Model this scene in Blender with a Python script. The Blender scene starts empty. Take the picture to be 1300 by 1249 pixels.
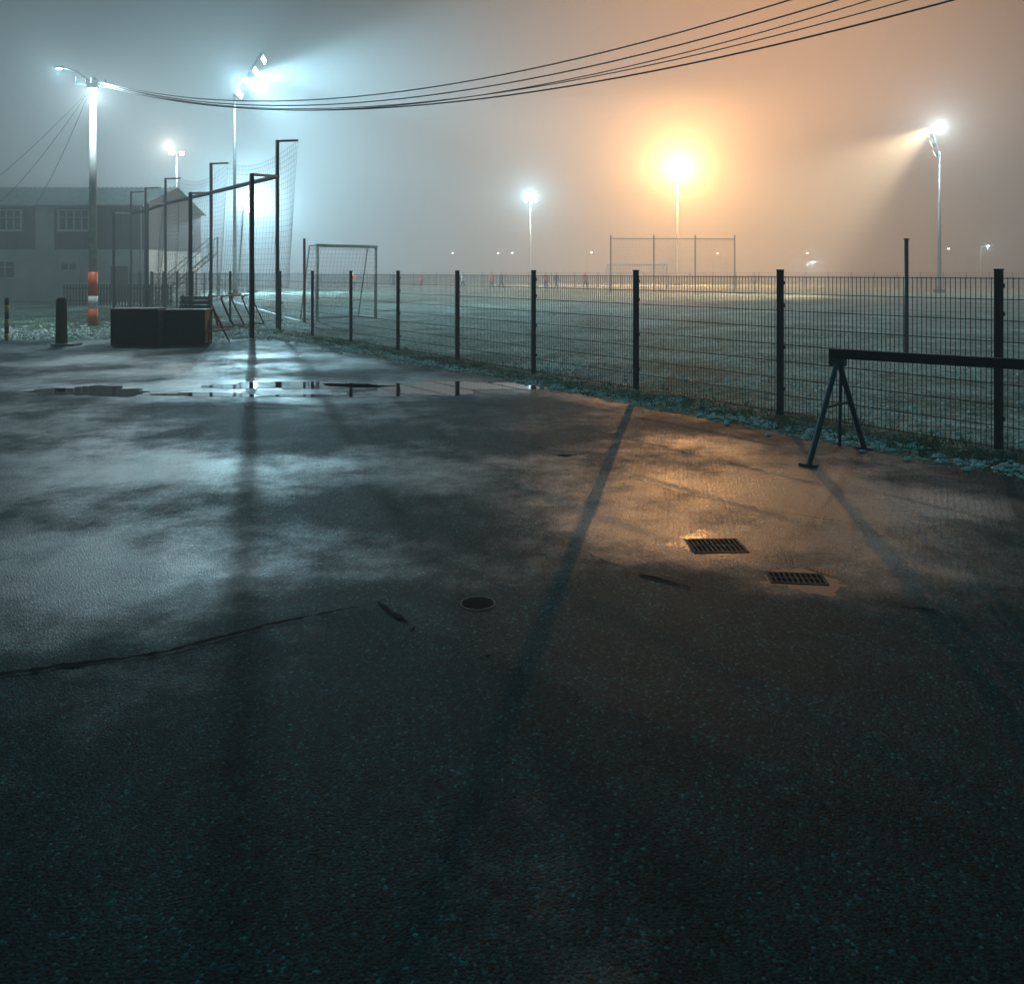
import bpy, math, random
from mathutils import Vector, Matrix
random.seed(7)
sc = bpy.context.scene
COL = sc.collection
R = math.radians

# ---------------------------------------------------------------- materials
def mat_new(name):
    m = bpy.data.materials.new(name); m.use_nodes = True
    nt = m.node_tree; b = nt.nodes['Principled BSDF']
    return m, nt, b

def N(nt, t, **kw):
    n = nt.nodes.new(t)
    for k, v in kw.items():
        if hasattr(n, k) and not k[0].isupper(): setattr(n, k, v)
        else: n.inputs[k].default_value = v
    return n

def ramp(nt, src, stops, interp='LINEAR'):
    r = nt.nodes.new('ShaderNodeValToRGB')
    r.color_ramp.interpolation = interp
    el = r.color_ramp.elements
    while len(el) < len(stops): el.new(0.5)
    for e, (p, c) in zip(el, stops):
        e.position = p
        e.color = (c, c, c, 1) if isinstance(c, (int, float)) else (*c, 1)
    nt.links.new(src, r.inputs[0])
    return r

def noise(nt, co, scale, detail=4, rough=0.55):
    n = N(nt, 'ShaderNodeTexNoise', Scale=scale, Detail=detail, Roughness=rough)
    nt.links.new(co, n.inputs['Vector']); return n

def simple(name, c1, c2=None, rough=0.5, scale=8, metallic=0.0, bump=0.2, dist=0.003, spec=0.5):
    m, nt, b = mat_new(name)
    c2 = c2 or tuple(x*0.6 for x in c1)
    tc = nt.nodes.new('ShaderNodeTexCoord')
    n = noise(nt, tc.outputs['Object'], scale, 6, 0.65)
    r = ramp(nt, n.outputs[0], [(0.35, c2), (0.65, c1)])
    nt.links.new(r.outputs[0], b.inputs['Base Color'])
    rr = ramp(nt, n.outputs[0], [(0.3, min(1, rough+0.15)), (0.7, max(0.05, rough-0.1))])
    nt.links.new(rr.outputs[0], b.inputs['Roughness'])
    b.inputs['Metallic'].default_value = metallic
    b.inputs['Specular IOR Level'].default_value = spec
    bp = N(nt, 'ShaderNodeBump', Strength=bump, Distance=dist)
    n2 = noise(nt, tc.outputs['Object'], scale*6, 3)
    nt.links.new(n2.outputs[0], bp.inputs['Height'])
    nt.links.new(bp.outputs[0], b.inputs['Normal'])
    return m

def emis(name, col, s):
    m, nt, b = mat_new(name)
    b.inputs['Base Color'].default_value = (0.8, 0.8, 0.8, 1)
    b.inputs['Emission Color'].default_value = (*col, 1)
    b.inputs['Emission Strength'].default_value = s
    return m

def math2(nt, op, a, b2, c=None):
    n = nt.nodes.new('ShaderNodeMath'); n.operation = op
    for i, x in enumerate((a, b2, c)):
        if x is None: continue
        if isinstance(x, (int, float)): n.inputs[i].default_value = x
        else: nt.links.new(x, n.inputs[i])
    return n.outputs[0]

def asphalt_mat(name, dark, wet_lo, wet_hi, bumpd, wscale=0.45, th=(0.42, 0.62), blobs=(), sp_dry=0.12):
    m, nt, b = mat_new(name)
    L = nt.links
    tc = nt.nodes.new('ShaderNodeTexCoord'); co = tc.outputs['Object']
    v = N(nt, 'ShaderNodeTexVoronoi', Scale=95.0); L.new(co, v.inputs['Vector'])
    nf = noise(nt, co, 50, 6, 0.8)
    nl = noise(nt, co, wscale, 5, 0.6)
    nm = noise(nt, co, 3.2, 7, 0.72)
    agg = ramp(nt, v.outputs['Color'], [(0.1, tuple(x*0.2 for x in dark)), (0.55, dark), (0.82, tuple(x*2.0 for x in dark)), (0.95, tuple(min(1, x*6) for x in dark))])
    st = ramp(nt, nm.outputs[0], [(0.3, 0.45), (0.7, 1.35)])
    mx = N(nt, 'ShaderNodeMix', data_type='RGBA', blend_type='MULTIPLY'); mx.inputs[0].default_value = 1
    L.new(agg.outputs[0], mx.inputs[6]); L.new(st.outputs[0], mx.inputs[7])
    L.new(mx.outputs[2], b.inputs['Base Color'])
    # wetness: broad noise + finer mottling + low spots of the yard where water gathers
    wet = math2(nt, 'MULTIPLY_ADD', nl.outputs[0], 1.5, -0.25)
    wet = math2(nt, 'MULTIPLY_ADD', nm.outputs[0], 0.5, math2(nt, 'SUBTRACT', wet, 0.25))
    wet = math2(nt, 'MULTIPLY_ADD', nf.outputs[0], 0.4, math2(nt, 'SUBTRACT', wet, 0.2))
    for (cx, cy, rx, ry, amp) in blobs:
        mp = nt.nodes.new('ShaderNodeMapping'); mp.vector_type = 'POINT'
        mp.inputs['Location'].default_value = (-cx/rx, -cy/ry, 0); mp.inputs['Scale'].default_value = (1/rx, 1/ry, 0)
        L.new(co, mp.inputs['Vector'])
        gr = nt.nodes.new('ShaderNodeTexGradient'); gr.gradient_type = 'SPHERICAL'; L.new(mp.outputs[0], gr.inputs['Vector'])
        wet = math2(nt, 'MULTIPLY_ADD', gr.outputs['Fac'], amp, wet)
    wr = ramp(nt, wet, [(th[0], 0.0), (th[1], 1.0)], 'EASE')
    rg = N(nt, 'ShaderNodeMapRange'); L.new(wr.outputs[0], rg.inputs[0])
    rg.inputs[3].default_value = wet_hi; rg.inputs[4].default_value = wet_lo
    L.new(rg.outputs[0], b.inputs['Roughness'])
    sp = N(nt, 'ShaderNodeMapRange'); L.new(wr.outputs[0], sp.inputs[0])
    sp.inputs[3].default_value = sp_dry; sp.inputs[4].default_value = 0.9
    L.new(sp.outputs[0], b.inputs['Specular IOR Level'])
    bs = N(nt, 'ShaderNodeMapRange'); L.new(wr.outputs[0], bs.inputs[0])
    bs.inputs[3].default_value = 1.0; bs.inputs[4].default_value = 0.9
    inv = math2(nt, 'SUBTRACT', 1.0, v.outputs['Distance'])
    hm = math2(nt, 'MULTIPLY_ADD', nf.outputs[0], 1.5, inv)
    bp = N(nt, 'ShaderNodeBump', Distance=bumpd)
    L.new(bs.outputs[0], bp.inputs['Strength']); L.new(hm, bp.inputs['Height'])
    n3 = noise(nt, co, 1.3, 3)
    bp2 = N(nt, 'ShaderNodeBump', Strength=0.4, Distance=0.02)
    L.new(n3.outputs[0], bp2.inputs['Height']); L.new(bp.outputs[0], bp2.inputs['Normal'])
    L.new(bp2.outputs[0], b.inputs['Normal'])
    b.inputs['IOR'].default_value = 1.45
    return m

BL = [(1.7, 6.6, 1.8, 2.6, .50), (1.32, 5.34, .6, .5, .25), (-3.6, 7.6, 2.2, 1.3, .30), (-1.4, 7.2, 1.4, .9, .22), (-5.5, 9.2, 2.5, 1.2, .2),
      (-2.8, 12.4, 5.5, 1.5, .38), (-5.5, 16, 5, 4, .26), (3.5, 6.3, .6, .6, .3), (-2.6, 4.9, 2.6, 1.3, .24), (1.62, 4.8, .5, .35, .2),
      (1.5, 2.2, 5, 2.9, -.6), (-.4, 9.3, 1.5, 1.0, -.15), (-1.2, 5.6, 1.0, .8, -.12)]
M_asph = asphalt_mat('wet_asphalt', (0.008, 0.044, 0.050), 0.29, 0.62, 0.0038, 0.5, (0.40, 0.92), BL, .08)
M_patch = asphalt_mat('dry_asphalt', (0.007, 0.041, 0.047), 0.57, 0.66, 0.0040, 0.7, (0.55, 1.1), (), .07)
M_tar = simple('tar', (0.004, 0.008, 0.008), rough=0.9, scale=20, bump=0.6, spec=.08)
M_ground = simple('soil', (0.05, 0.05, 0.04), (0.02, 0.022, 0.018), 0.8, 3, bump=1, dist=0.03)

def grass_mat(name, frost=(0.5, 0.62)):
    m, nt, b = mat_new(name); L = nt.links
    tc = nt.nodes.new('ShaderNodeTexCoord'); co = tc.outputs['Object']
    a = noise(nt, co, 5, 6, 0.75); c = noise(nt, co, 0.5, 4, 0.6); f = noise(nt, co, 28, 3, 0.7)
    g = ramp(nt, c.outputs[0], [(0.3, (0.02, 0.06, 0.03)), (0.7, (0.06, 0.11, 0.04))])
    s2 = math2(nt, 'MULTIPLY_ADD', a.outputs[0], 0.5, math2(nt, 'MULTIPLY_ADD', c.outputs[0], 0.35, -0.17))
    s = math2(nt, 'MULTIPLY_ADD', f.outputs[0], 0.5, s2)
    fr = ramp(nt, s, [(frost[0], 0.0), (frost[1], 1.0)])
    mx = N(nt, 'ShaderNodeMix', data_type='RGBA'); L.new(fr.outputs[0], mx.inputs[0])
    L.new(g.outputs[0], mx.inputs[6]); mx.inputs[7].default_value = (0.66, 0.76, 0.74, 1)
    L.new(mx.outputs[2], b.inputs['Base Color'])
    b.inputs['Roughness'].default_value = 0.8; b.inputs['Specular IOR Level'].default_value = 0.2
    bp = N(nt, 'ShaderNodeBump', Strength=1.0, Distance=0.06)
    L.new(s, bp.inputs['Height']); L.new(bp.outputs[0], b.inputs['Normal'])
    return m
M_grass = grass_mat('frosty_grass', (0.46, 0.62))
M_verge = grass_mat('frosty_verge', (0.50, 0.64))
M_blade = simple('grass_blade', (0.22, 0.36, 0.2), (0.04, 0.1, 0.04), 0.7, 2.2)
M_snow = simple('snow', (0.85, 0.88, 0.88), (0.6, 0.64, 0.64), 0.7, 14, bump=0.6)
M_dark = simple('dark_painted_steel', (0.012, 0.024, 0.024), (0.007, 0.013, 0.013), 0.5, 14, spec=.35)
M_wire = simple('coated_wire', (0.012, 0.025, 0.025), (0.008, 0.015, 0.015), 0.55, 14)
M_galv = simple('galvanised_steel', (0.4, 0.44, 0.44), (0.24, 0.27, 0.27), 0.45, 6, 0.5)
M_conc = simple('concrete', (0.5, 0.5, 0.47), (0.3, 0.3, 0.29), 0.8, 5, bump=0.5)
M_wall = simple('render_wall', (0.7, 0.72, 0.7), (0.48, 0.5, 0.5), 0.85, 0.9, bump=0.5)
M_clad = simple('brown_cladding', (0.04, 0.03, 0.025), (0.02, 0.017, 0.015), 0.7, 3)
M_roof = simple('corrugated_roof', (0.3, 0.28, 0.26), (0.1, 0.1, 0.1), 0.5, 2.5, 0.3)
M_white = simple('white_paint', (0.8, 0.8, 0.77), (0.55, 0.55, 0.52), 0.5, 9)
M_orange = simple('orange_paint', (0.92, 0.12, 0.015), (0.65, 0.08, 0.012), 0.5, 9)
M_yellow = simple('yellow_paint', (0.7, 0.5, 0.03), (0.5, 0.32, 0.02), 0.5, 9)
M_red = simple('red_paint', (0.4, 0.06, 0.04), (0.22, 0.04, 0.03), 0.5, 9)
M_glass = simple('window_glass', (0.02, 0.025, 0.03), (0.01, 0.012, 0.014), 0.1, 2, bump=0.02)
M_wood = simple('weathered_wood', (0.08, 0.07, 0.055), (0.03, 0.028, 0.025), 0.8, 7, bump=0.8)
M_net = simple('net_cord', (0.2, 0.22, 0.22), (0.12, 0.14, 0.14), 0.7, 9)
M_blue = simple('blue_grey_paint', (0.035, 0.09, 0.13), (0.015, 0.04, 0.06), 0.45, 9)
M_cable = simple('black_cable', (0.008, 0.01, 0.01), rough=0.7)
M_iron = simple('cast_iron', (0.012, 0.015, 0.015), (0.006, 0.008, 0.008), 0.6, 20, 0.0, 0.5, spec=.35)
M_film = simple('water_film', (0.008, 0.013, 0.014), (0.004, 0.008, 0.009), 0.3, 9, 0.0, 0.5, 0.004, 1.0)
M_cool = emis('lamp_cool', (0.7, 0.93, 1.0), 9)
M_neut = emis('lamp_neutral', (1.0, 0.88, 0.72), 7)
M_warm = emis('lamp_warm', (1.0, 0.62, 0.3), 12)
M_far = emis('distant_lamp', (1.0, 0.72, 0.5), 30)
m, nt, b = mat_new('puddle_water')
b.inputs['Base Color'].default_value = (0.008, 0.012, 0.013, 1); b.inputs['Roughness'].default_value = 0.03
b.inputs['IOR'].default_value = 1.6
tc = nt.nodes.new('ShaderNodeTexCoord'); n = noise(nt, tc.outputs['Object'], 3, 2)
bp = N(nt, 'ShaderNodeBump', Strength=0.1, Distance=0.003); nt.links.new(n.outputs[0], bp.inputs['Height']); nt.links.new(bp.outputs[0], b.inputs['Normal'])
M_water = m

# ---------------------------------------------------------------- mesh builder
class MB:
    def __init__(s): s.v = []; s.f = []
    def box(s, c, d, rz=0.0, rx=0.0, ry=0.0):
        M = Matrix.Translation(c) @ Matrix.Rotation(rz, 4, 'Z') @ Matrix.Rotation(ry, 4, 'Y') @ Matrix.Rotation(rx, 4, 'X')
        i = len(s.v)
        for x in (-.5, .5):
            for y in (-.5, .5):
                for z in (-.5, .5):
                    s.v.append(tuple(M @ Vector((x*d[0], y*d[1], z*d[2]))))
        for q in ((0,1,3,2),(4,6,7,5),(0,4,5,1),(2,3,7,6),(0,2,6,4),(1,5,7,3)):
            s.f.append(tuple(i+k for k in q))
        return s
    def tube(s, a, b, r0, r1=None, n=10):
        r1 = r0 if r1 is None else r1
        a = Vector(a); b = Vector(b); d = (b-a).normalized()
        u = d.orthogonal().normalized(); w = d.cross(u)
        i = len(s.v)
        for p, r in ((a, r0), (b, r1)):
            for k in range(n):
                t = 2*math.pi*k/n
                s.v.append(tuple(p + u*math.cos(t)*r + w*math.sin(t)*r))
        for k in range(n):
            k2 = (k+1) % n
            s.f.append((i+k, i+k2, i+n+k2, i+n+k))
        s.f.append(tuple(i+k for k in reversed(range(n)))); s.f.append(tuple(i+n+k for k in range(n)))
        return s
    def path(s, pts, r, n=8):
        for a, b in zip(pts[:-1], pts[1:]): s.tube(a, b, r, r, n)
        return s
    def poly(s, pts):
        i = len(s.v); s.v += [tuple(p) for p in pts]; s.f.append(tuple(range(i, i+len(pts)))); return s
    def obj(s, name, mat, parent=None, smooth=False, bevel=0):
        me = bpy.data.meshes.new(name); me.from_pydata(s.v, [], s.f); me.update()
        if smooth:
            for p in me.polygons: p.use_smooth = len(p.vertices) == 4
        me.materials.append(mat)
        o = bpy.data.objects.new(name, me); COL.objects.link(o)
        if parent: o.parent = parent
        if bevel:
            bv = o.modifiers.new('bevel', 'BEVEL'); bv.width = bevel; bv.segments = 2
        return o

def empty(name):
    e = bpy.data.objects.new(name, None); COL.objects.link(e); e.empty_display_size = 0.3; return e

def light(name, kind, loc, power, col, parent=None, rad=0.3, target=None, spot=60, blend=0.6):
    l = bpy.data.lights.new(name, kind); l.energy = power; l.color = col
    l.shadow_soft_size = rad
    if kind == 'SPOT': l.spot_size = R(spot); l.spot_blend = blend
    o = bpy.data.objects.new(name, l); COL.objects.link(o); o.location = loc
    if target is not None:
        o.rotation_euler = (Vector(target)-Vector(loc)).to_track_quat('-Z', 'Y').to_euler()
    if parent: o.parent = parent
    return o

COOL = (0.46, 0.83, 1.0); NEUT = (1.0, 0.84, 0.62); WARM = (1.0, 0.50, 0.18)

# ---------------------------------------------------------------- ground
def rough_line(p, q, n, amp, z):
    out = []
    for i in range(n+1):
        t = i/n
        x = p[0]+(q[0]-p[0])*t; y = p[1]+(q[1]-p[1])*t
        a = amp*(math.sin(i*0.9)+math.sin(i*2.3+1)+random.uniform(-1, 1))/3
        out.append((x+a*0.8, y+a*0.6, z))
    return out
MB().poly([(-400,-30,0),(400,-30,0),(400,500,0),(-400,500,0)]).obj('ground', M_ground)
FX = lambda y: 10.17-0.6926*y            # fence line x as function of y
# asphalt yard
edge = rough_line((9.15+0.6926*6, -6), (9.15-0.6926*21.8, 21.8), 90, 0.12, 0.008)
back = rough_line((9.15-0.6926*21.8-0.15, 21.9), (-40, 20.6), 60, 0.14, 0.008)
MB().poly(edge+back+[(-40,-6,0.008)]).obj('asphalt_yard', M_asph)
# grass pitch behind the fence, and frosty verge at the back-left
MB().poly([(FX(-6)+0.05,-6,0.004),(200,-6,0.004),(200,260,0.004),(FX(260),260,0.004)]).obj('grass_pitch', M_grass)
MB().poly([(FX(18)-.1,18,0.004),(FX(60)-.1,60,0.004),(-80,60,0.004),(-80,18,0.004)]).obj('grass_lawn', M_verge)
MB().poly([(FX(-6)-1.2,-6,0.004),(FX(-6),-6,0.004),(FX(18),18,0.004),(FX(18)-1.2,18,0.004)]).obj('grass_verge', M_verge)

# nearer, rougher resurfaced layer with a broken edge
pts = [(-7,3.05),(-4.2,3.3),(-2.6,3.5),(-2.19,3.58),(-1.9,3.72),(-1.6,3.78),(-1.35,3.95),(-1.19,4.09),(-0.9,4.22),(-0.66,4.36),(-0.45,4.1),(0.2,3.5),(1.0,2.9),(1.9,2.3),(3.2,1.5),(6,0.5),(6,-5),(-7,-5)]
dense = []
for i, (a, b2) in enumerate(zip(pts, pts[1:]+pts[:1])):
    k = 14 if i < 15 else 1
    for j in range(k):
        t = j/k
        am = .014 if i < 10 else .05
        dense.append((a[0]+(b2[0]-a[0])*t+random.uniform(-am, am), a[1]+(b2[1]-a[1])*t+random.uniform(-am, am)))
mb = MB(); mb.poly([(x, y, 0.0122) for x, y in dense])
nd = len(dense)
i0 = len(mb.v); mb.v += [(x, y, 0.005) for x, y in dense]
for k in range(nd): mb.f.append((k, i0+k, i0+(k+1) % nd, (k+1) % nd))
mb.obj('asphalt_patch', M_patch)

# cracks
def crack(pts, w, z=0.0125):
    mb = MB(); L, Rr = [], []
    out = []
    for a, b2 in zip(pts[:-1], pts[1:]):
        n = max(2, int((Vector(b2)-Vector(a)).length/0.035))
        for j in range(n):
            t = j/n; out.append(Vector((a[0]+(b2[0]-a[0])*t+random.uniform(-.008,.008), a[1]+(b2[1]-a[1])*t+random.uniform(-.008,.008))))
    out.append(Vector(pts[-1]))
    for i, p in enumerate(out):
        d = (out[min(i+1, len(out)-1)]-out[max(0, i-1)]).normalized(); nn = Vector((-d.y, d.x))
        ww = w*random.uniform(0.2, 1)*(math.sin(math.pi*(i+.2)/(len(out)))**.7)
        L.append(p+nn*ww); Rr.append(p-nn*ww*random.uniform(.4, 1))
    for i in range(len(out)-1):
        mb.poly([(*L[i], z), (*Rr[i], z), (*Rr[i+1], z), (*L[i+1], z)])
    mb.obj('asphalt_crack', M_tar)
crack([(-0.72,4.42),(-0.62,4.28),(-0.52,4.16)], 0.03, 0.0165)
crack([(-2.9,3.47),(-2.19,3.62),(-1.6,3.82),(-1.19,4.13),(-0.7,4.40)], 0.03, 0.0165)
crack([(0.28,5.5),(0.55,5.05),(0.8,4.78),(0.95,4.66)], 0.008)
crack([(0.72,4.83),(0.86,4.72),(0.98,4.62)], 0.03)
crack([(2.0,4.36),(2.12,4.33),(2.2,4.3)], 0.014)
crack([(0.1,8.1),(0.6,7.8),(1.3,6.6),(2.2,5.9),(3.3,5.4)], 0.007)
crack([(-4.3,11.2),(-2.5,10.9),(-1.0,11.3),(0.6,10.6)], 0.02)
crack([(-5.6,10.6),(-3.9,10.9),(-2.2,10.5)], 0.02)
crack([(0.35,8.0),(0.5,7.95),(0.62,7.98)], 0.04)

# puddles
def puddle(cx, cy, rx, ry, z=0.0125, seed=0, rot=0, mat=None):
    rnd = random.Random(seed); ph = [rnd.uniform(0, 6.28) for _ in range(6)]
    pts = []
    for i in range(120):
        t = 2*math.pi*i/120
        k = 1+.18*math.sin(2*t+ph[0])+.14*math.sin(3*t+ph[1])+.12*math.sin(5*t+ph[2])+.09*math.sin(9*t+ph[3])+.06*math.sin(17*t+ph[4])+rnd.uniform(-.03,.03)
        x = rx*k*math.cos(t); y = ry*k*math.sin(t)
        pts.append((cx+x*math.cos(rot)-y*math.sin(rot), cy+x*math.sin(rot)+y*math.cos(rot), z))
    MB().poly(pts).obj('puddle', mat or M_water)
puddle(-6.15, 12.25, 0.8, 0.5, seed=11)
puddle(-1.3, 12.6, 1.5, 0.7, seed=2, rot=-0.1)
puddle(-3.3, 12.9, 1.1, 0.5, seed=3)
puddle(-2.4, 11.8, 1.0, 0.14, seed=4)
puddle(-4.3, 11.9, 0.7, 0.2, seed=12)
puddle(1.31, 5.34, 0.27, 0.25, z=.0083, seed=5, mat=M_film)
puddle(1.66, 4.75, 0.25, 0.17, z=.0083, seed=6, mat=M_water)

# drain grates + valve cover, flush with the asphalt
M_void = simple('drain_void', (.003,.003,.003), rough=1, spec=.05)
def grate(gx, gy, w_, d_, rz):
    g = empty('drain_grate'); M = Matrix.Translation((gx, gy, 0)) @ Matrix.Rotation(rz, 4, 'Z')
    mb = MB()
    def B(c, d): mb.box(M @ Vector(c), d, rz)
    for sx in (-1, 1): B((sx*w_/2, 0, 0.0095), (0.018, d_, 0.005))
    for sy in (-1, 1): B((0, sy*(d_/2-.009), 0.0093), (w_-.018, 0.018, 0.0046))
    n = int(w_/.03)
    for i in range(1, n): B((-w_/2+w_*i/n, 0, 0.0102), (0.009, d_-.036, 0.0026))
    B((0, 0, 0.0100), (w_-.02, 0.012, 0.0022))
    mb.obj('grate_bars', M_iron, g)
    MB().box(M @ Vector((0, 0, 0.0086)), (w_-.018, d_-.036, 0.0005), rz).obj('grate_pit', M_void, g)
grate(1.30, 5.34, .33, .27, .03)
grate(1.62, 4.77, .30, .18, -.12)
g = empty('valve_cover')
MB().tube((-0.18, 4.41, 0.006), (-0.18, 4.41, 0.0105), 0.085, 0.082, 28).obj('lid', M_tar, g)
mb = MB()
for k in range(28):
    a0, a1 = 2*math.pi*k/28, 2*math.pi*(k+1)/28
    mb.poly([(-0.18+math.cos(a0)*.086, 4.41+math.sin(a0)*.086, .0108), (-0.18+math.cos(a1)*.086, 4.41+math.sin(a1)*.086, .0108), (-0.18+math.cos(a1)*.094, 4.41+math.sin(a1)*.094, .0113), (-0.18+math.cos(a0)*.094, 4.41+math.sin(a0)*.094, .0113)])
mb.obj('lid_rim', simple('worn_iron', (.06,.07,.07), (.02,.025,.025), .4, 30), g)
# snow crumbs on the verge
mb = MB()
def lump(mb, x, y, z, r):
    i = len(mb.v); n = 6
    for k in range(n):
        t = 6.283*k/n; q = r*random.uniform(.7, 1.3)
        mb.v.append((x+math.cos(t)*q, y+math.sin(t)*q, z))
    for k in range(n):
        t = 6.283*k/n+.4; q = r*random.uniform(.4, .8)
        mb.v.append((x+math.cos(t)*q, y+math.sin(t)*q, z+r*random.uniform(.25, .6)))
    for k in range(n): mb.f.append((i+k, i+(k+1) % n, i+n+(k+1) % n, i+n+k))
    mb.f.append(tuple(i+n+k for k in range(n)))
for _ in range(6500):
    y = random.uniform(4, 24)
    clump = math.sin(y*2.1)+math.sin(y*0.83+1)+math.sin(y*5.3)
    if random.random() > 0.5+0.3*clump+max(0, (y-12)*.06): continue
    off = abs(random.gauss(0.5, 0.3))
    lump(mb, FX(y)-off, y, 0.008, random.choice((.008,.012,.018,.03,.045)))
for _ in range(3200):
    x = random.uniform(-24, -5.5); y = 21.5+abs(random.gauss(0, 2.6))
    if x > FX(y)-.2: continue
    lump(mb, x, y, 0.006, random.choice((.02,.03,.05,.07)))
for _ in range(9000):
    y = 5+random.random()**1.4*34; x = FX(y)+.5+random.random()**1.3*16
    if math.sin(x*1.7)+math.sin(y*1.3+x)+random.uniform(-1.5,1.5) > 0.2: lump(mb, x, y, 0.004, random.choice((.015,.02,.03,.045)))
mb.obj('snow_clumps', M_snow)
# earth ridge under the fence
mb = MB()
for i in range(260):
    y = 3+i*0.1; x = FX(y)
    h = 0.05+0.035*(math.sin(i*.31)+math.sin(i*.77))*.5+random.uniform(-.008,.012)
    w = .3+.07*math.sin(i*.5)+random.uniform(-.03,.03)
    row = [Vector((x-w-.15, y-.2, 0.002)), Vector((x-w*.6, y-.1, h*.8)), Vector((x-.05, y, h)), Vector((x+.22, y+.1, h*.6)), Vector((x+.45, y+.2, 0.002))]
    b0 = len(mb.v); mb.v += [tuple(p) for p in row]
    if i:
        for k in range(4): mb.f.append((b0-5+k, b0-5+k+1, b0+k+1, b0+k))
mb.obj('earth_bank', M_verge)
# grass blades (one mesh)
mb = MB()
def blade(x, y, h, z=0.0):
    a = random.uniform(0, 6.28); w = 0.006+h*.05; dx, dy = math.cos(a)*w, math.sin(a)*w
    lx, ly = random.gauss(0, h*.45), random.gauss(0, h*.45)
    i = len(mb.v); mb.v += [(x-dx, y-dy, z), (x+dx, y+dy, z), (x+lx, y+ly, z+h)]; mb.f.append((i, i+1, i+2))
for _ in range(40000):
    y = 4+ (random.random()**1.6)*30; d = random.random()**1.5*14
    x = FX(y)+d+0.1
    if math.sin(x*2.7+1)+math.sin(y*2.3-x)+random.uniform(-1.6,1.6) > .2: blade(x, y, random.uniform(.012, .04))
for _ in range(9000):
    y = random.uniform(3, 24); x = FX(y)+random.gauss(-.15, .28)
    blade(x, y, random.uniform(.03, .11))
for _ in range(14000):
    x = random.uniform(-24, -6); y = 21.8+random.random()**1.5*14
    if x < FX(y)-.1: blade(x, y, random.uniform(.03, .08))
mb.obj('grass_blades', M_blade)

# ---------------------------------------------------------------- welded mesh fence
f = empty('mesh_fence')
dirv = Vector((-1.425, 2.057, 0)); ang = math.atan2(dirv.y, dirv.x); plen = dirv.length
posts = MB(); wires = MB()
P0 = Vector((4.64, 7.99, 0))
for k in range(-3, 18):
    p = P0+dirv*k
    posts.box((p.x, p.y, 0.885), (0.06, 0.06, 1.77), ang)
    posts.box((p.x, p.y, 1.775), (0.068, 0.068, 0.012), ang)
    for z in (0.35, 0.85, 1.35, 1.62): posts.box((p.x+.03*math.sin(ang), p.y-.03*math.cos(ang), z), (0.075, 0.03, 0.04), ang)
    if k == 17: break
    far = k > 6
    step = 0.05 if not far else 0.1
    nW = int(plen/step)
    off = Vector((math.sin(ang), -math.cos(ang), 0))*-0.035
    for j in range(1, nW+1):
        q = p+dirv*(j/(nW+1))+off
        wires.box((q.x, q.y, 0.885), (0.0055, 0.0055, 1.63), ang)
    q = p+dirv*.5+off
    for j in range(9):
        for s_ in (-1, 1):
            wires.box((q.x+math.sin(ang)*.008*s_, q.y-math.cos(ang)*.008*s_, 0.09+j*0.2), (plen-.07, 0.007, 0.007), ang)
posts.obj('fence_posts', M_dark, f); wires.obj('fence_wires', M_wire, f)

# ---------------------------------------------------------------- trestle barrier
t = empty('trestle_barrier')
A = Vector((3.075, 7.91, 0)); bd = Vector((1.19, -0.93, 0)).normalized(); pd = Vector((0.72, 0.69, 0)).normalized()
legs = MB()
for base in (A, A+bd*3.4):
    apex = base+Vector((0, 0, 0.9))
    for s_ in (-1, 1):
        foot = base+pd*0.54*s_+bd*(0.02*s_)
        legs.tube(apex+pd*.02*s_, foot, 0.026, 0.026, 10)
        legs.box((foot.x, foot.y, 0.018), (0.16, 0.07, 0.014), math.atan2(bd.y, bd.x))
    foot = base+Vector((.22, .52, 0))
    legs.tube(apex+bd*.03, foot, 0.016, 0.016, 8)
    legs.tube(base+pd*-.22+Vector((0,0,.5)), base+pd*.22+Vector((0,0,.5)), .012, .012, 8)
    legs.box((apex.x, apex.y, 0.9), (0.14, 0.09, 0.07), math.atan2(bd.y, bd.x))
legs.obj('trestle_legs', M_blue, t, bevel=0)
c = A+bd*1.87
MB().box((c.x, c.y, 0.98), (3.9, 0.045, 0.09), math.atan2(bd.y, bd.x)).obj('barrier_bar', M_dark, t, bevel=.008)

# ---------------------------------------------------------------- utility pole with lamps and cables
u = empty('utility_pole'); px, py = -13.7, 27.4
MB().tube((px, py, 1.75), (px, py, 8.1), 0.13, 0.085, 16).obj('pole_shaft', M_conc, u, True)
z = 0.0
for nm, h, mt in (('band_orange_low', 0.55, M_orange), ('band_white', 0.42, M_white), ('band_orange_high', 0.78, M_orange)):
    MB().tube((px, py, z), (px, py, z+h), 0.148-z*.005, 0.146-z*.005, 16).obj(nm, mt, u, True); z += h
ca = MB(); ca.box((px, py-.12, 7.85), (1.0, 0.07, 0.08), 0.5)
for s_ in (-.42, -.14, .14, .42): ca.tube((px+s_*.88, py-.12+s_*.48, 7.89), (px+s_*.88, py-.12+s_*.48, 8.05), 0.035, .025, 8)
ca.obj('crossarm', M_dark, u)
ar = MB(); ar.path([(px, py, 7.9), (px-.45, py-.1, 8.25), (px-.85, py-.2, 8.38)], 0.028)
ar.box((px-.98, py-.22, 8.38), (0.3, 0.15, 0.07)); ar.box((px+.12, py-.25, 7.74), (0.3, 0.2, 0.09)); ar.obj('lamp_arm', M_dark, u)
MB().box((px-.98, py-.22, 8.335), (0.14, 0.1, 0.02)).obj('lamp_panel', M_cool, u)
MB().box((px+.12, py-.27, 7.685), (0.2, 0.14, 0.02)).obj('lamp_panel_low', M_cool, u)
light('lamp_light', 'POINT', (px-.98, py-.3, 8.2), 300, COOL, u, .05)
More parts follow.
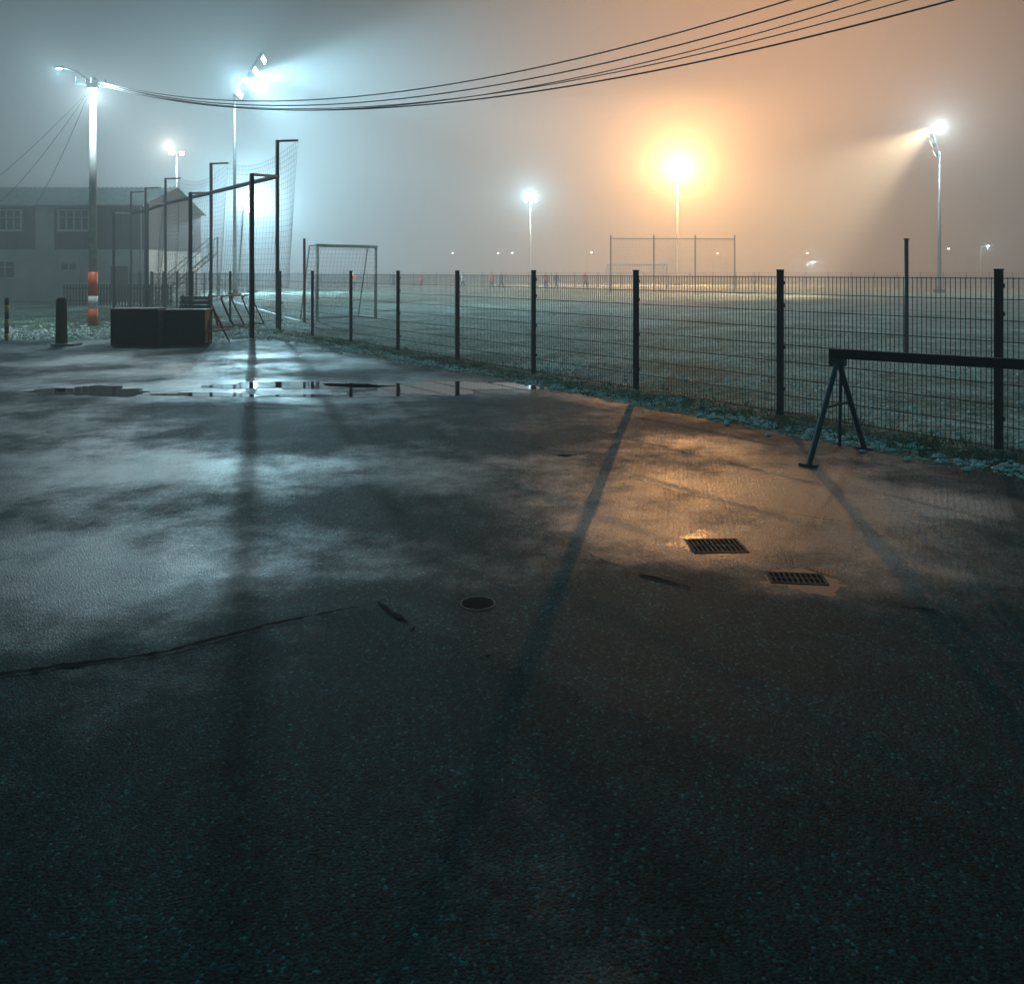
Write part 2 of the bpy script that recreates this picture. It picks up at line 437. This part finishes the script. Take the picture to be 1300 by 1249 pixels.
light('lamp_light_low', 'POINT', (px+.16, py-.3, 7.45), 1500, (.7,.92,1), u, .08)
u2 = empty('utility_pole')
MB().tube((12, 8, 0), (12, 8, 8.2), 0.15, 0.09, 14).obj('pole_shaft', M_conc, u2, True)
MB().box((12, 8, 7.9), (1.0, 0.08, 0.08), 0.7).obj('crossarm', M_dark, u2)
def cable(a, b2, s, r=0.013, name='overhead_cable', n=48):
    a = Vector(a); b2 = Vector(b2); pts = []
    for i in range(n+1):
        q = a.lerp(b2, i/n); q.z -= 4*s*(i/n)*(1-i/n); pts.append(q)
    MB().path(pts, r, 6).obj(name, M_cable)
cable((px+.1, py, 8.0), (12, 8, 8.0), 2.2)
cable((px-.1, py, 8.03), (12.2, 8.2, 7.85), 2.3)
cable((px+.3, py, 7.95), (12.3, 8, 7.75), 2.35, .010)
cable((px+.3, py, 7.9), (12, 8, 7.15), 2.05, .010)
cable((px+.1, py, 7.9), (12.2, 8, 6.9), 2.0, .015)
for dx, zz in ((0, 5.7), (2.2, 5.6), (4.5, 5.5)): cable((px-.1, py, 7.7), (-33+dx, 49.8, zz), .35, .012)

# ---------------------------------------------------------------- flood-light masts
def mast(x, y, h, tilt, mat, hw=1.0, r=.16, rows=3, lean=.25):
    e = empty('floodlight_mast')
    MB().tube((x, y, 0), (x, y, h), r, r*.5, 12).obj('mast_shaft', M_galv, e, True)
    hb = MB(); lp = MB()
    d = Vector((math.cos(tilt), math.sin(tilt), 0)); sd = Vector((-d.y, d.x, 0))
    hb.box((x, y, 0.15), (0.7, 0.7, 0.3))
    for i in range(rows):
        z = h-.2+i*.85; off = d*(i*lean)
        hb.tube(Vector((x, y, z))-sd*hw+off, Vector((x, y, z))+sd*hw+off, .04, .04, 6)
        for k in (-1, 0, 1) if rows > 1 else (-1, 1):
            c = Vector((x, y, z+.1))+sd*hw*.8*k+off+d*.25
            rz = math.atan2(d.y, d.x)
            hb.box(c, (0.2, 0.5, 0.42), rz, 0, R(25))
            lp.box(c+d*.12+Vector((0,0,-.05)), (0.02, 0.42, 0.34), rz, 0, R(25))
    hb.tube((x, y, h-.3), Vector((x, y, h+(rows-1)*.85))+d*(rows-1)*lean, .05, .05, 6)
    hb.obj('lamp_heads', M_dark, e); lp.obj('lamp_panels', mat, e)
    return e
e = mast(-19.85, 60, 14.6, .15, M_cool, .8, .16, 4, .55)
light('flood_light', 'SPOT', (-18.4, 59.8, 15.8), 80000, COOL, e, .3, (10, 58, 17.0), 46, .7)
light('pitch_flood', 'SPOT', (-18.6, 59.2, 15.2), 75000, COOL, e, .2, (10, 28, 0), 52, .8)
light('flood_spill', 'POINT', (-19.0, 58.6, 15.0), 4500, COOL, e, .2)
e = mast(-21.7, 70, 7.0, -1.0, M_cool, .6, .12, 1)
light('flood_light', 'POINT', (-21.4, 69.3, 7.6), 31000, COOL, e, .2)
e = mast(-34, 85, 13.9, -1.2, M_neut, .6, .12, 1)
light('flood_light', 'POINT', (-34.4, 84, 14.3), 4500, (1,.93,.8), e, .2)
e = mast(35.7, 70, 11.8, 2.6, M_neut, .8)
light('flood_light', 'SPOT', (34.7, 69.6, 13.6), 140000, (1, .76, .46), e, .3, (16, 62, 2.0), 46, .8)
light('flood_spill', 'POINT', (35.0, 68.6, 13.6), 5500, (.75,.93,1), e, .2)
e = mast(2.4, 110, 11.2, -1.4, M_cool, .8, .16, 1)
light('flood_light', 'POINT', (2.3, 109, 11.6), 13000, COOL, e, .2)
e = mast(21.7, 110, 14.0, -1.5, M_warm, 1.0, .16, 2)
light('flood_light', 'POINT', (21.7, 108.8, 15.2), 125000, WARM, e, .25)

# distant street lamps
for x, y, h, mt, pw in ((-.7,150,5.0,M_far,0), (-3.2,150,5.0,M_far,0), (13.5,150,5.1,M_far,0), (48,136,3.2,M_cool,2200), (61.5,110,5.0,M_cool,600),
                        (52,150,5,M_far,0), (36,150,5,M_far,0), (-12,160,5.2,M_far,0), (72,140,5.5,M_far,0)):
    s = empty('street_lamp')
    mb = MB(); mb.tube((x, y, 0), (x, y, h), .07, .05, 8); mb.tube((x, y, h), (x+.6, y-.3, h+.2), .04, .04, 6); mb.box((x+.7, y-.35, h+.25), (.5, .2, .1)); mb.obj('lamp_post', M_galv, s)
    MB().box((x+.7, y-.35, h+.13), (.3, .2, .12)).obj('lamp_panel', mt, s)
    if pw: light('lamp_light', 'POINT', (x+.7, y-.5, h-.05), pw, COOL, s, .1)

# ---------------------------------------------------------------- ball stop net frame
bs = empty('ball_stop_frame'); mb = MB()
Bp = [(-7.14,25.5),(-11.06,30.8),(-14.8,35.8),(-17.4,39.8),(-19.0,41.8)]
Ap = [(-6.8,21.9),(-10.4,27.1),(-13.8,31.7),(-17.2,36.2)]
for x, y in Bp:
    mb.box((x, y, 2.88), (.09, .09, 5.76), ang)
    mb.tube((x, y, 5.73), (x+.62, y+.05, 5.76), .035, .035, 8)
for (a, b2) in zip(Bp[:-1], Bp[1:]): mb.tube((*a, 4.66), (*b2, 4.66), .075, .075, 8)
for i, (x, y) in enumerate(Ap):
    mb.box((x, y, 2.16), (.1, .1, 4.32), ang)
    bx, by = Bp[[0, 1, 2, 4][i]]
    mb.tube((x, y, 4.3), (bx, by, 4.66), .04, .04, 8)
mb.obj('frame_posts', M_dark, bs)
nt_ = MB(); tip = [Vector((x+.6, y+.05, 5.74)) for x, y in Bp[:4]]
for a, b2 in zip(tip[:-1], tip[1:]):
    L_ = (b2-a).length; nx = int(L_/.16)
    def P(i, j):
        s_ = i/nx; tt = j/32
        sag = .35*math.sin(math.pi*s_)*(1-tt)**2
        bil = .18*math.sin(tt*math.pi)*math.sin(s_*9)
        q = a.lerp(b2, s_); return Vector((q.x+bil-.35*tt, q.y+bil, (5.74-sag)*(1-tt)+.05*tt))
    for i in range(nx+1):
        for j in range(0, 32, 2): nt_.tube(P(i, j), P(i, j+2), .004, .004, 3)
    for j in range(0, 33):
        for i in range(0, nx, 2): nt_.tube(P(i, j), P(min(nx, i+2), j), .004, .004, 3)
nt_.obj('stop_net', M_net, bs)

# ---------------------------------------------------------------- football goal
def goal(a, b2, h, depth, mat, netmat=M_net, r=.06, name='football_goal', cell=.15):
    e = empty(name); a = Vector((*a, 0)); b2 = Vector((*b2, 0)); d = (b2-a).normalized(); n = Vector((-d.y, d.x, 0))
    mb = MB(); up = Vector((0, 0, h))
    mb.tube(a, a+up, r, r, 12); mb.tube(b2, b2+up, r, r, 12); mb.tube(a+up-d*r, b2+up+d*r, r, r, 12); mb.obj('goal_frame', mat, e, True)
    fr = MB()
    for q in (a, b2):
        fr.path([q+up, q+up+n*depth*.45, q+n*depth+Vector((0, 0, .04)), q+Vector((0,0,.04))], .025)
    fr.tube(a+n*depth+Vector((0, 0, .04)), b2+n*depth+Vector((0, 0, .04)), .025); fr.obj('net_stanchions', M_galv, e)
    nn = MB(); W = (b2-a).length; nx = int(W/cell)
    prof = [up, up+n*depth*.45-Vector((0, 0, .12)), n*depth*.72+up*.5, n*depth+Vector((0, 0, .04))]
    for i in range(nx+1): nn.path([a+d*W*i/nx+p for p in prof], .004, 3)
    for (p, q) in zip(prof[:-1], prof[1:]):
        m_ = max(2, int((q-p).length/cell))
        for j in range(m_): nn.tube(a+p.lerp(q, j/m_), b2+p.lerp(q, j/m_), .004, .004, 3)
    for q in (a, b2):
        for j in range(1, int(h/cell)): 
            z = j*cell; nn.tube(q+Vector((0,0,z)), q+n*depth*(1-.55*z/h)+Vector((0,0,z)), .004, .004, 3)
    nn.obj('goal_net', netmat, e)
goal((-6.95, 29.9), (-5.14, 31.6), 2.7, 1.2, M_white)
goal((9.1, 78), (14.6, 79), 2.44, 1.8, M_white, cell=.3)
MB().tube((-7.26, 29.3, 0), (-7.26, 29.3, 2.92), .05, .045, 10).obj('corner_pole', M_red)
p_ = empty('slender_post')
MB().tube((8.0, 17, 0), (8.0, 17, 2.4), .045, .04, 12).obj('post_shaft', M_dark, p_, True)
MB().tube((8.0, 17, 2.4), (8.0, 17, 2.43), .055, .055, 12).obj('post_cap', M_dark, p_)

# far ball stop & perimeter fence
e = empty('ball_stop_frame'); mb = MB()
fx = [8.25, 11.85, 15.3, 18.6]
for x in fx: mb.tube((x, 70, 0), (x, 70, 4.85), .06, .06, 8)
mb.tube((8.25, 70, 4.55), (18.6, 70, 4.5), .04, .04, 6); mb.obj('frame_posts', M_dark, e)
nn = MB()
for i in range(70): nn.tube((8.25+i*.15, 70, 0.1), (8.25+i*.15, 70, 4.52), .006, .006, 3)
for j in range(28): nn.tube((8.25, 70, .2+j*.155), (18.6, 70, .2+j*.155), .006, .006, 3)
nn.obj('stop_net', M_net, e)
e = empty('perimeter_fence'); mb = MB(); w = MB()
def run(a, b2, h, sp=2.5):
    a = Vector((*a, 0)); b2 = Vector((*b2, 0)); n = int((b2-a).length/sp)
    for i in range(n+1):
        q = a.lerp(b2, i/n); mb.box((q.x, q.y, h/2), (.07, .07, h))
    for z in (.1, h*.35, h*.65, h-.08): w.tube(a+Vector((0,0,z)), b2+Vector((0,0,z)), .02, .02, 4)
    for i in range(int((b2-a).length/.25)):
        q = a.lerp(b2, (i+.5)/int((b2-a).length/.25)); w.box((q.x, q.y, h/2), (.012, .012, h-.15))
run((-26, 92), (60, 92), 1.75); run((-26, 92), (-18, 42), 1.75)
mb.obj('fence_posts', M_dark, e); w.obj('fence_wires', M_wire, e)

# pitch line markings
mb = MB()
def line(a, b2, w_):
    a = Vector((*a, .009)); b2 = Vector((*b2, .009)); d = (b2-a).normalized(); n = Vector((-d.y, d.x, 0))*w_/2
    mb.poly([a-n, b2-n, b2+n, a+n])
line((FX(30)+3.0, 30), (FX(88)+3.0+14, 88), .12); line((-8, 84), (60, 84), .15)
mb.obj('pitch_markings', M_white)

# ---------------------------------------------------------------- clubhouse
h = empty('clubhouse'); Y = 50.0
MB().box((-31.5, Y+4.5, 1.55), (19.2, 9, 3.1)).obj('ground_floor_wall', M_wall, h)
CL = ((-34.75, 12.7), (-24.6, 5.4))
mb = MB()
for cx, wd in CL: mb.box((cx, Y+4.5, 4.42), (wd, 9, 2.64))
mb.obj('upper_floor_cladding', M_clad, h)
MB().box((-27.85, Y+4.45, 4.42), (1.1, 9, 2.64)).obj('upper_wall', M_wall, h)
mb = MB()
for cx, wd in CL:
    for i in range(int((wd-.2)/.3)):
        mb.box((cx-wd/2+.2+i*.3, Y-.015, 4.42), (.04, .03, 2.6))
mb.obj('cladding_battens', M_clad, h)
mb = MB(); n = 260; x0, x1 = -42, -21.7
for side_ in (0, 1):
    b0 = len(mb.v)
    for i in range(n+1):
        x = x0+(x1-x0)*i/n; dz = .035*math.sin(i*math.pi/2)
        if side_ == 0: mb.v += [(x, Y-.6, 5.72+dz), (x, Y+4.5, 7.25+dz)]
        else: mb.v += [(x, Y+4.5, 7.25+dz), (x, Y+9.6, 5.72+dz)]
    for i in range(n): mb.f.append((b0+2*i, b0+2*i+2, b0+2*i+3, b0+2*i+1))
mb.obj('roof', M_roof, h)
mb = MB(); mb.poly([(-21.92, Y, 5.74), (-21.92, Y+9, 5.74), (-21.92, Y+4.5, 7.15)]); mb.poly([(-41, Y, 5.74), (-41, Y+9, 5.74), (-41, Y+4.5, 7.15)]); mb.obj('gable', M_clad, h)
mb = MB(); mb.tube((-42, Y-.66, 5.66), (-21.7, Y-.66, 5.66), .07, .07, 8); mb.tube((-22.1, Y-.1, 5.6), (-22.1, Y-.1, 0), .05, .05, 8); mb.obj('gutter', M_galv, h)
def window(x, z, w_, hh, panes=2):
    mb = MB()
    for s_ in (-1, 1):
        mb.box((x+s_*w_/2, Y-.06, z), (.09, .1, hh+.08)); mb.box((x, Y-.062, z+s_*hh/2), (w_-.08, .1, .09))
    for i in range(1, panes): mb.box((x-w_/2+w_*i/panes, Y-.055, z), (.07, .08, hh-.08))
    mb.box((x, Y-.053, z+.15), (w_-.08, .07, .05)); mb.box((x, Y-.1, z-hh/2-.07), (w_+.2, .2, .05))
    mb.obj('window_frame', M_white, h); MB().box((x, Y-.035, z), (w_-.08, .02, hh-.08)).obj('window_pane', M_glass, h)
window(-26.1, 4.85, 1.8, 1.2, 4); window(-29.9, 4.85, 1.3, 1.2, 3); window(-32.6, 4.85, 1.3, 1.2, 3); window(-36.0, 4.85, 1.5, 1.2, 3)
window(-26.4, 2.1, 1.0, .5, 2); window(-34, 1.9, 1.4, 1.2, 2); window(-30.2, 1.9, 1.2, 1.0, 2)
mb = MB(); mb.box((-23.4, Y-.05, 1.05), (1.0, .08, 2.1)); mb.obj('door', M_clad, h)
st_ = empty('steel_staircase'); mb = MB()
for i in range(14): mb.box((-21.2+i*.24-.1, Y+1, .2+i*.2), (.26, 1.0, .04))
for s_ in (0, 1):
    mb.tube((-21.4, Y+.5+s_, .1), (-18.1, Y+.5+s_, 2.95), .05); mb.tube((-21.4, Y+.5+s_, 1.1), (-18.1, Y+.5+s_, 3.9), .03)
    for i in range(0, 14, 3): mb.tube((-21.2+i*.24, Y+.5+s_, .2+i*.2), (-21.2+i*.24, Y+.5+s_, 1.2+i*.2), .02)
    mb.tube((-18.1, Y+.5+s_, 0), (-18.1, Y+.5+s_, 3.9), .05)
mb.obj('stair_frame', M_galv, st_)
e = empty('picket_fence'); mb = MB()
for i in range(36): mb.box((-22+i*.16-1.5, 44, .55), (.09, .025, 1.1))
for z in (.25, .9): mb.box((-20.7, 44.03, z), (5.8, .03, .08))
mb.obj('pickets', M_dark, e)

# ---------------------------------------------------------------- equipment boxes, bollards, racks
def crate(cx, cy, w_, d_, h_, rz):
    e = empty('equipment_box')
    M = Matrix.Translation((cx, cy, 0)) @ Matrix.Rotation(rz, 4, 'Z')
    def B(mb, c, d): mb.box(M @ Vector(c), d, rz)
    mb = MB(); B(mb, (0, 0, h_/2), (w_-.06, d_-.06, h_-.06)); mb.obj('box_panels', M_dark, e)
    mb = MB()
    for sx in (-1, 1):
        for sy in (-1, 1): B(mb, (sx*(w_/2-.025), sy*(d_/2-.025), h_/2), (.05, .05, h_))
    for z in (.05, h_-.025):
        for sy in (-1, 1): B(mb, (0, sy*(d_/2-.027), z), (w_-.1, .045, .05))
        for sx in (-1, 1): B(mb, (sx*(w_/2-.027), 0, z), (.045, d_-.1, .05))
    B(mb, (0, -d_/2+.022, h_/2), (.03, .02, h_-.12))
    B(mb, (0, 0, h_+.006), (w_+.03, d_+.03, .025))
    mb.obj('box_frame', M_dark, e, bevel=.005)
crate(-9.05, 20.35, 1.12, .6, .86, .02)
crate(-7.91, 20.45, 1.0, .6, .83, .06)
b_ = empty('bollard')
MB().tube((-10.75, 20, 0), (-10.75, 20, 1.08), .13, .12, 18).obj('bollard_post', M_wood, b_, True)
MB().tube((-10.75, 20, 1.08), (-10.75, 20, 1.14), .125, .07, 18).obj('bollard_cap', M_wood, b_)
MB().box((-10.6, 19.95, .03), (.55, .4, .05)).obj('bollard_foot', M_conc, b_)
b_ = empty('marker_post')
for i in range(6): MB().tube((-12.9, 21.4, i*.182), (-12.9, 21.4, (i+1)*.182), .05, .05, 12).obj('band', (M_yellow, M_cable)[i % 2], b_, True)
for k in range(4):
    e = empty('training_hurdle'); x, y = -8.9+k*.22, 25.8+k*.35
    mb = MB()
    pts = [Vector((x, y, .05)), Vector((x-.25, y, .55)), Vector((x-.4, y, .9)), Vector((x-.36, y+.1, 1.0)), Vector((x-.36, y+.9, 1.0)), Vector((x-.4, y+1.0, .9)), Vector((x-.25, y+1.0, .55)), Vector((x, y+1.0, .05))]
    mb.path(pts, .025); mb.tube((x, y, .05), (x-.75, y, .04), .025); mb.tube((x, y+1, .05), (x-.75, y+1, .04), .025); mb.obj('tube_frame', M_dark if k % 2 else M_red, e)
e = empty('slatted_bench'); mb = MB()
for i in range(6): mb.box((-9.75+.02*i, 25.6+.0*i, .3+i*.13), (1.0, .04, .1), -.1, -.35)
for s_ in (-.4, .4): mb.tube((-9.75+s_, 25.5, .0), (-9.7+s_, 25.72, 1.05), .03); mb.tube((-9.7+s_, 25.72, 1.0), (-9.6+s_, 26.3, 0), .03)
mb.obj('bench_slats', M_wood, e)
mb = MB(); mb.tube((-7.35, 20.3, 0), (-7.5, 20.9, .9), .022); mb.tube((-7.15, 21.2, 0), (-7.5, 20.9, .9), .022); mb.tube((-7.35,20.3,.3),(-7.15,21.2,.3),.02); mb.obj('folding_stand', M_red)

# ---------------------------------------------------------------- players
def person_mat(name, shirt, short):
    m, nt, b = mat_new(name)
    tc = nt.nodes.new('ShaderNodeTexCoord'); sx = nt.nodes.new('ShaderNodeSeparateXYZ'); nt.links.new(tc.outputs['Object'], sx.inputs[0])
    mr = N(nt, 'ShaderNodeMath', operation='DIVIDE'); mr.inputs[1].default_value = 1.8; nt.links.new(sx.outputs[2], mr.inputs[0])
    r = ramp(nt, mr.outputs[0], [(0, (.1,.1,.1)), (.05, (.3,.3,.3)), (.25, (.4,.25,.18)), (.3, short), (.53, shirt), (.85, (.45,.28,.2)), (.955, (.05,.03,.02))])
    r.color_ramp.interpolation = 'CONSTANT'; nt.links.new(r.outputs[0], b.inputs['Base Color']); b.inputs['Roughness'].default_value = .8
    return m
PM = [person_mat('kit_orange', (.8,.13,.03), (.03,.03,.04)), person_mat('kit_white', (.6,.6,.6), (.03,.03,.05)), person_mat('kit_dark', (.04,.05,.08), (.02,.02,.02))]
def person(x, y, rz, st, mat, arm=.2):
    J = [((0,0,.95),.13),((0,0,1.15),.125),((0,.01,1.38),.14),((0,.02,1.5),.06),((0,.04,1.6),.075),((0,.04,1.7),.085),((0,.03,1.76),.05),
         ((.1,0,.88),.095),((.12,st*.5,.5),.062),((.12,st*.45-.08*abs(st),.09),.042),((.12,st*.45+.12,.04),.035),
         ((-.1,0,.88),.095),((-.12,-st*.35,.5),.062),((-.12,-st*.8,.12),.042),((-.12,-st*.8+.12,.06),.035),
         ((.2,.01,1.42),.06),((.26,-arm*.6,1.17),.045),((.28,arm*.3,.95),.033),((.28,arm*.5,.87),.035),
         ((-.2,.01,1.42),.06),((-.26,arm*.6,1.17),.045),((-.28,arm*1.1,.98),.033),((-.28,arm*1.3,.92),.035)]
    E = [(0,1),(1,2),(2,3),(3,4),(4,5),(5,6),(0,7),(7,8),(8,9),(9,10),(0,11),(11,12),(12,13),(13,14),(2,15),(15,16),(16,17),(17,18),(2,19),(19,20),(20,21),(21,22)]
    me = bpy.data.meshes.new('football_player'); me.from_pydata([j[0] for j in J], E, [])
    o = bpy.data.objects.new('football_player', me); COL.objects.link(o); o.location = (x, y, .0); o.rotation_euler = (0, 0, rz)
    md = o.modifiers.new('skin', 'SKIN')
    for i, s_ in enumerate(me.skin_vertices[0].data): s_.radius = (J[i][1], J[i][1]); s_.use_root = (i == 0)
    su = o.modifiers.new('sub', 'SUBSURF'); su.levels = 1; su.render_levels = 1
    me.materials.append(mat)
for x, y, rz, st, mi in ((-10.2,72,.5,.35,2),(-4.6,70,1.4,.3,0),(-4.3,73,-1.2,.4,1),(-1.7,71,2.2,.25,0),(3.0,74,.2,.2,0),(-7.9,73,1.0,.3,0),(3.8,72,-2,.4,2),(-14.4,76,0,.3,0),(6.4,73,2.6,.3,0),(22,76,.6,.3,1),(-.9,72,2.0,.4,2)):
    person(x, y, rz, st, PM[mi])

# ---------------------------------------------------------------- fog + sky
m = bpy.data.materials.new('fog'); m.use_nodes = True; nt = m.node_tree; nt.nodes.clear()
out = nt.nodes.new('ShaderNodeOutputMaterial'); vs = N(nt, 'ShaderNodeVolumeScatter', Density=0.0118, Anisotropy=0.0)
vs.inputs['Color'].default_value = (0.93, 0.97, 1, 1); nt.links.new(vs.outputs[0], out.inputs['Volume'])
MB().box((20, 90, 12), (340, 220, 26)).obj('fog_bank', m)
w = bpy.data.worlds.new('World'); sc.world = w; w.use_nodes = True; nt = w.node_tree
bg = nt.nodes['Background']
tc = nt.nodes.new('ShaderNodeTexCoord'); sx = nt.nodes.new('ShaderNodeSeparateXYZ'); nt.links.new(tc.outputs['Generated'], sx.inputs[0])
r = ramp(nt, sx.outputs[2], [(0.0, (0.02, 0.035, 0.04)), (0.35, (0.003, 0.010, 0.013)), (0.7, (0.0, 0.10, 0.125)), (1.0, (0.0, 0.16, 0.195))])  # bright teal zenith is added above the view to lift the foreground asphalt
# light-pollution dome of the town beyond the pitch
dp = nt.nodes.new('ShaderNodeVectorMath'); dp.operation = 'DOT_PRODUCT'; nt.links.new(tc.outputs['Generated'], dp.inputs[0])
dp.inputs[1].default_value = Vector((0.27, 0.95, 0.17)).normalized()
pw = math2(nt, 'POWER', math2(nt, 'MAXIMUM', dp.outputs['Value'], 0.0), 26.0)
mx = N(nt, 'ShaderNodeMix', data_type='RGBA', blend_type='ADD'); nt.links.new(pw, mx.inputs[0]); nt.links.new(r.outputs[0], mx.inputs[6]); mx.inputs[7].default_value = (1.35, 0.58, 0.17, 1)
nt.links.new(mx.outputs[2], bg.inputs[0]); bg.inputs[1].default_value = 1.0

# ---------------------------------------------------------------- camera
cam = bpy.data.cameras.new('camera'); co = bpy.data.objects.new('camera', cam); COL.objects.link(co)
co.location = (0, 0, 1.75); co.rotation_euler = (R(90), 0, 0)
cam.sensor_width = 36; cam.lens = 36*1064/1300; cam.shift_y = -279/1300; cam.clip_end = 2000; cam.clip_start = 0.05
sc.camera = co
sc.view_settings.view_transform = 'Standard'; sc.view_settings.look = 'None'; sc.view_settings.exposure = 0
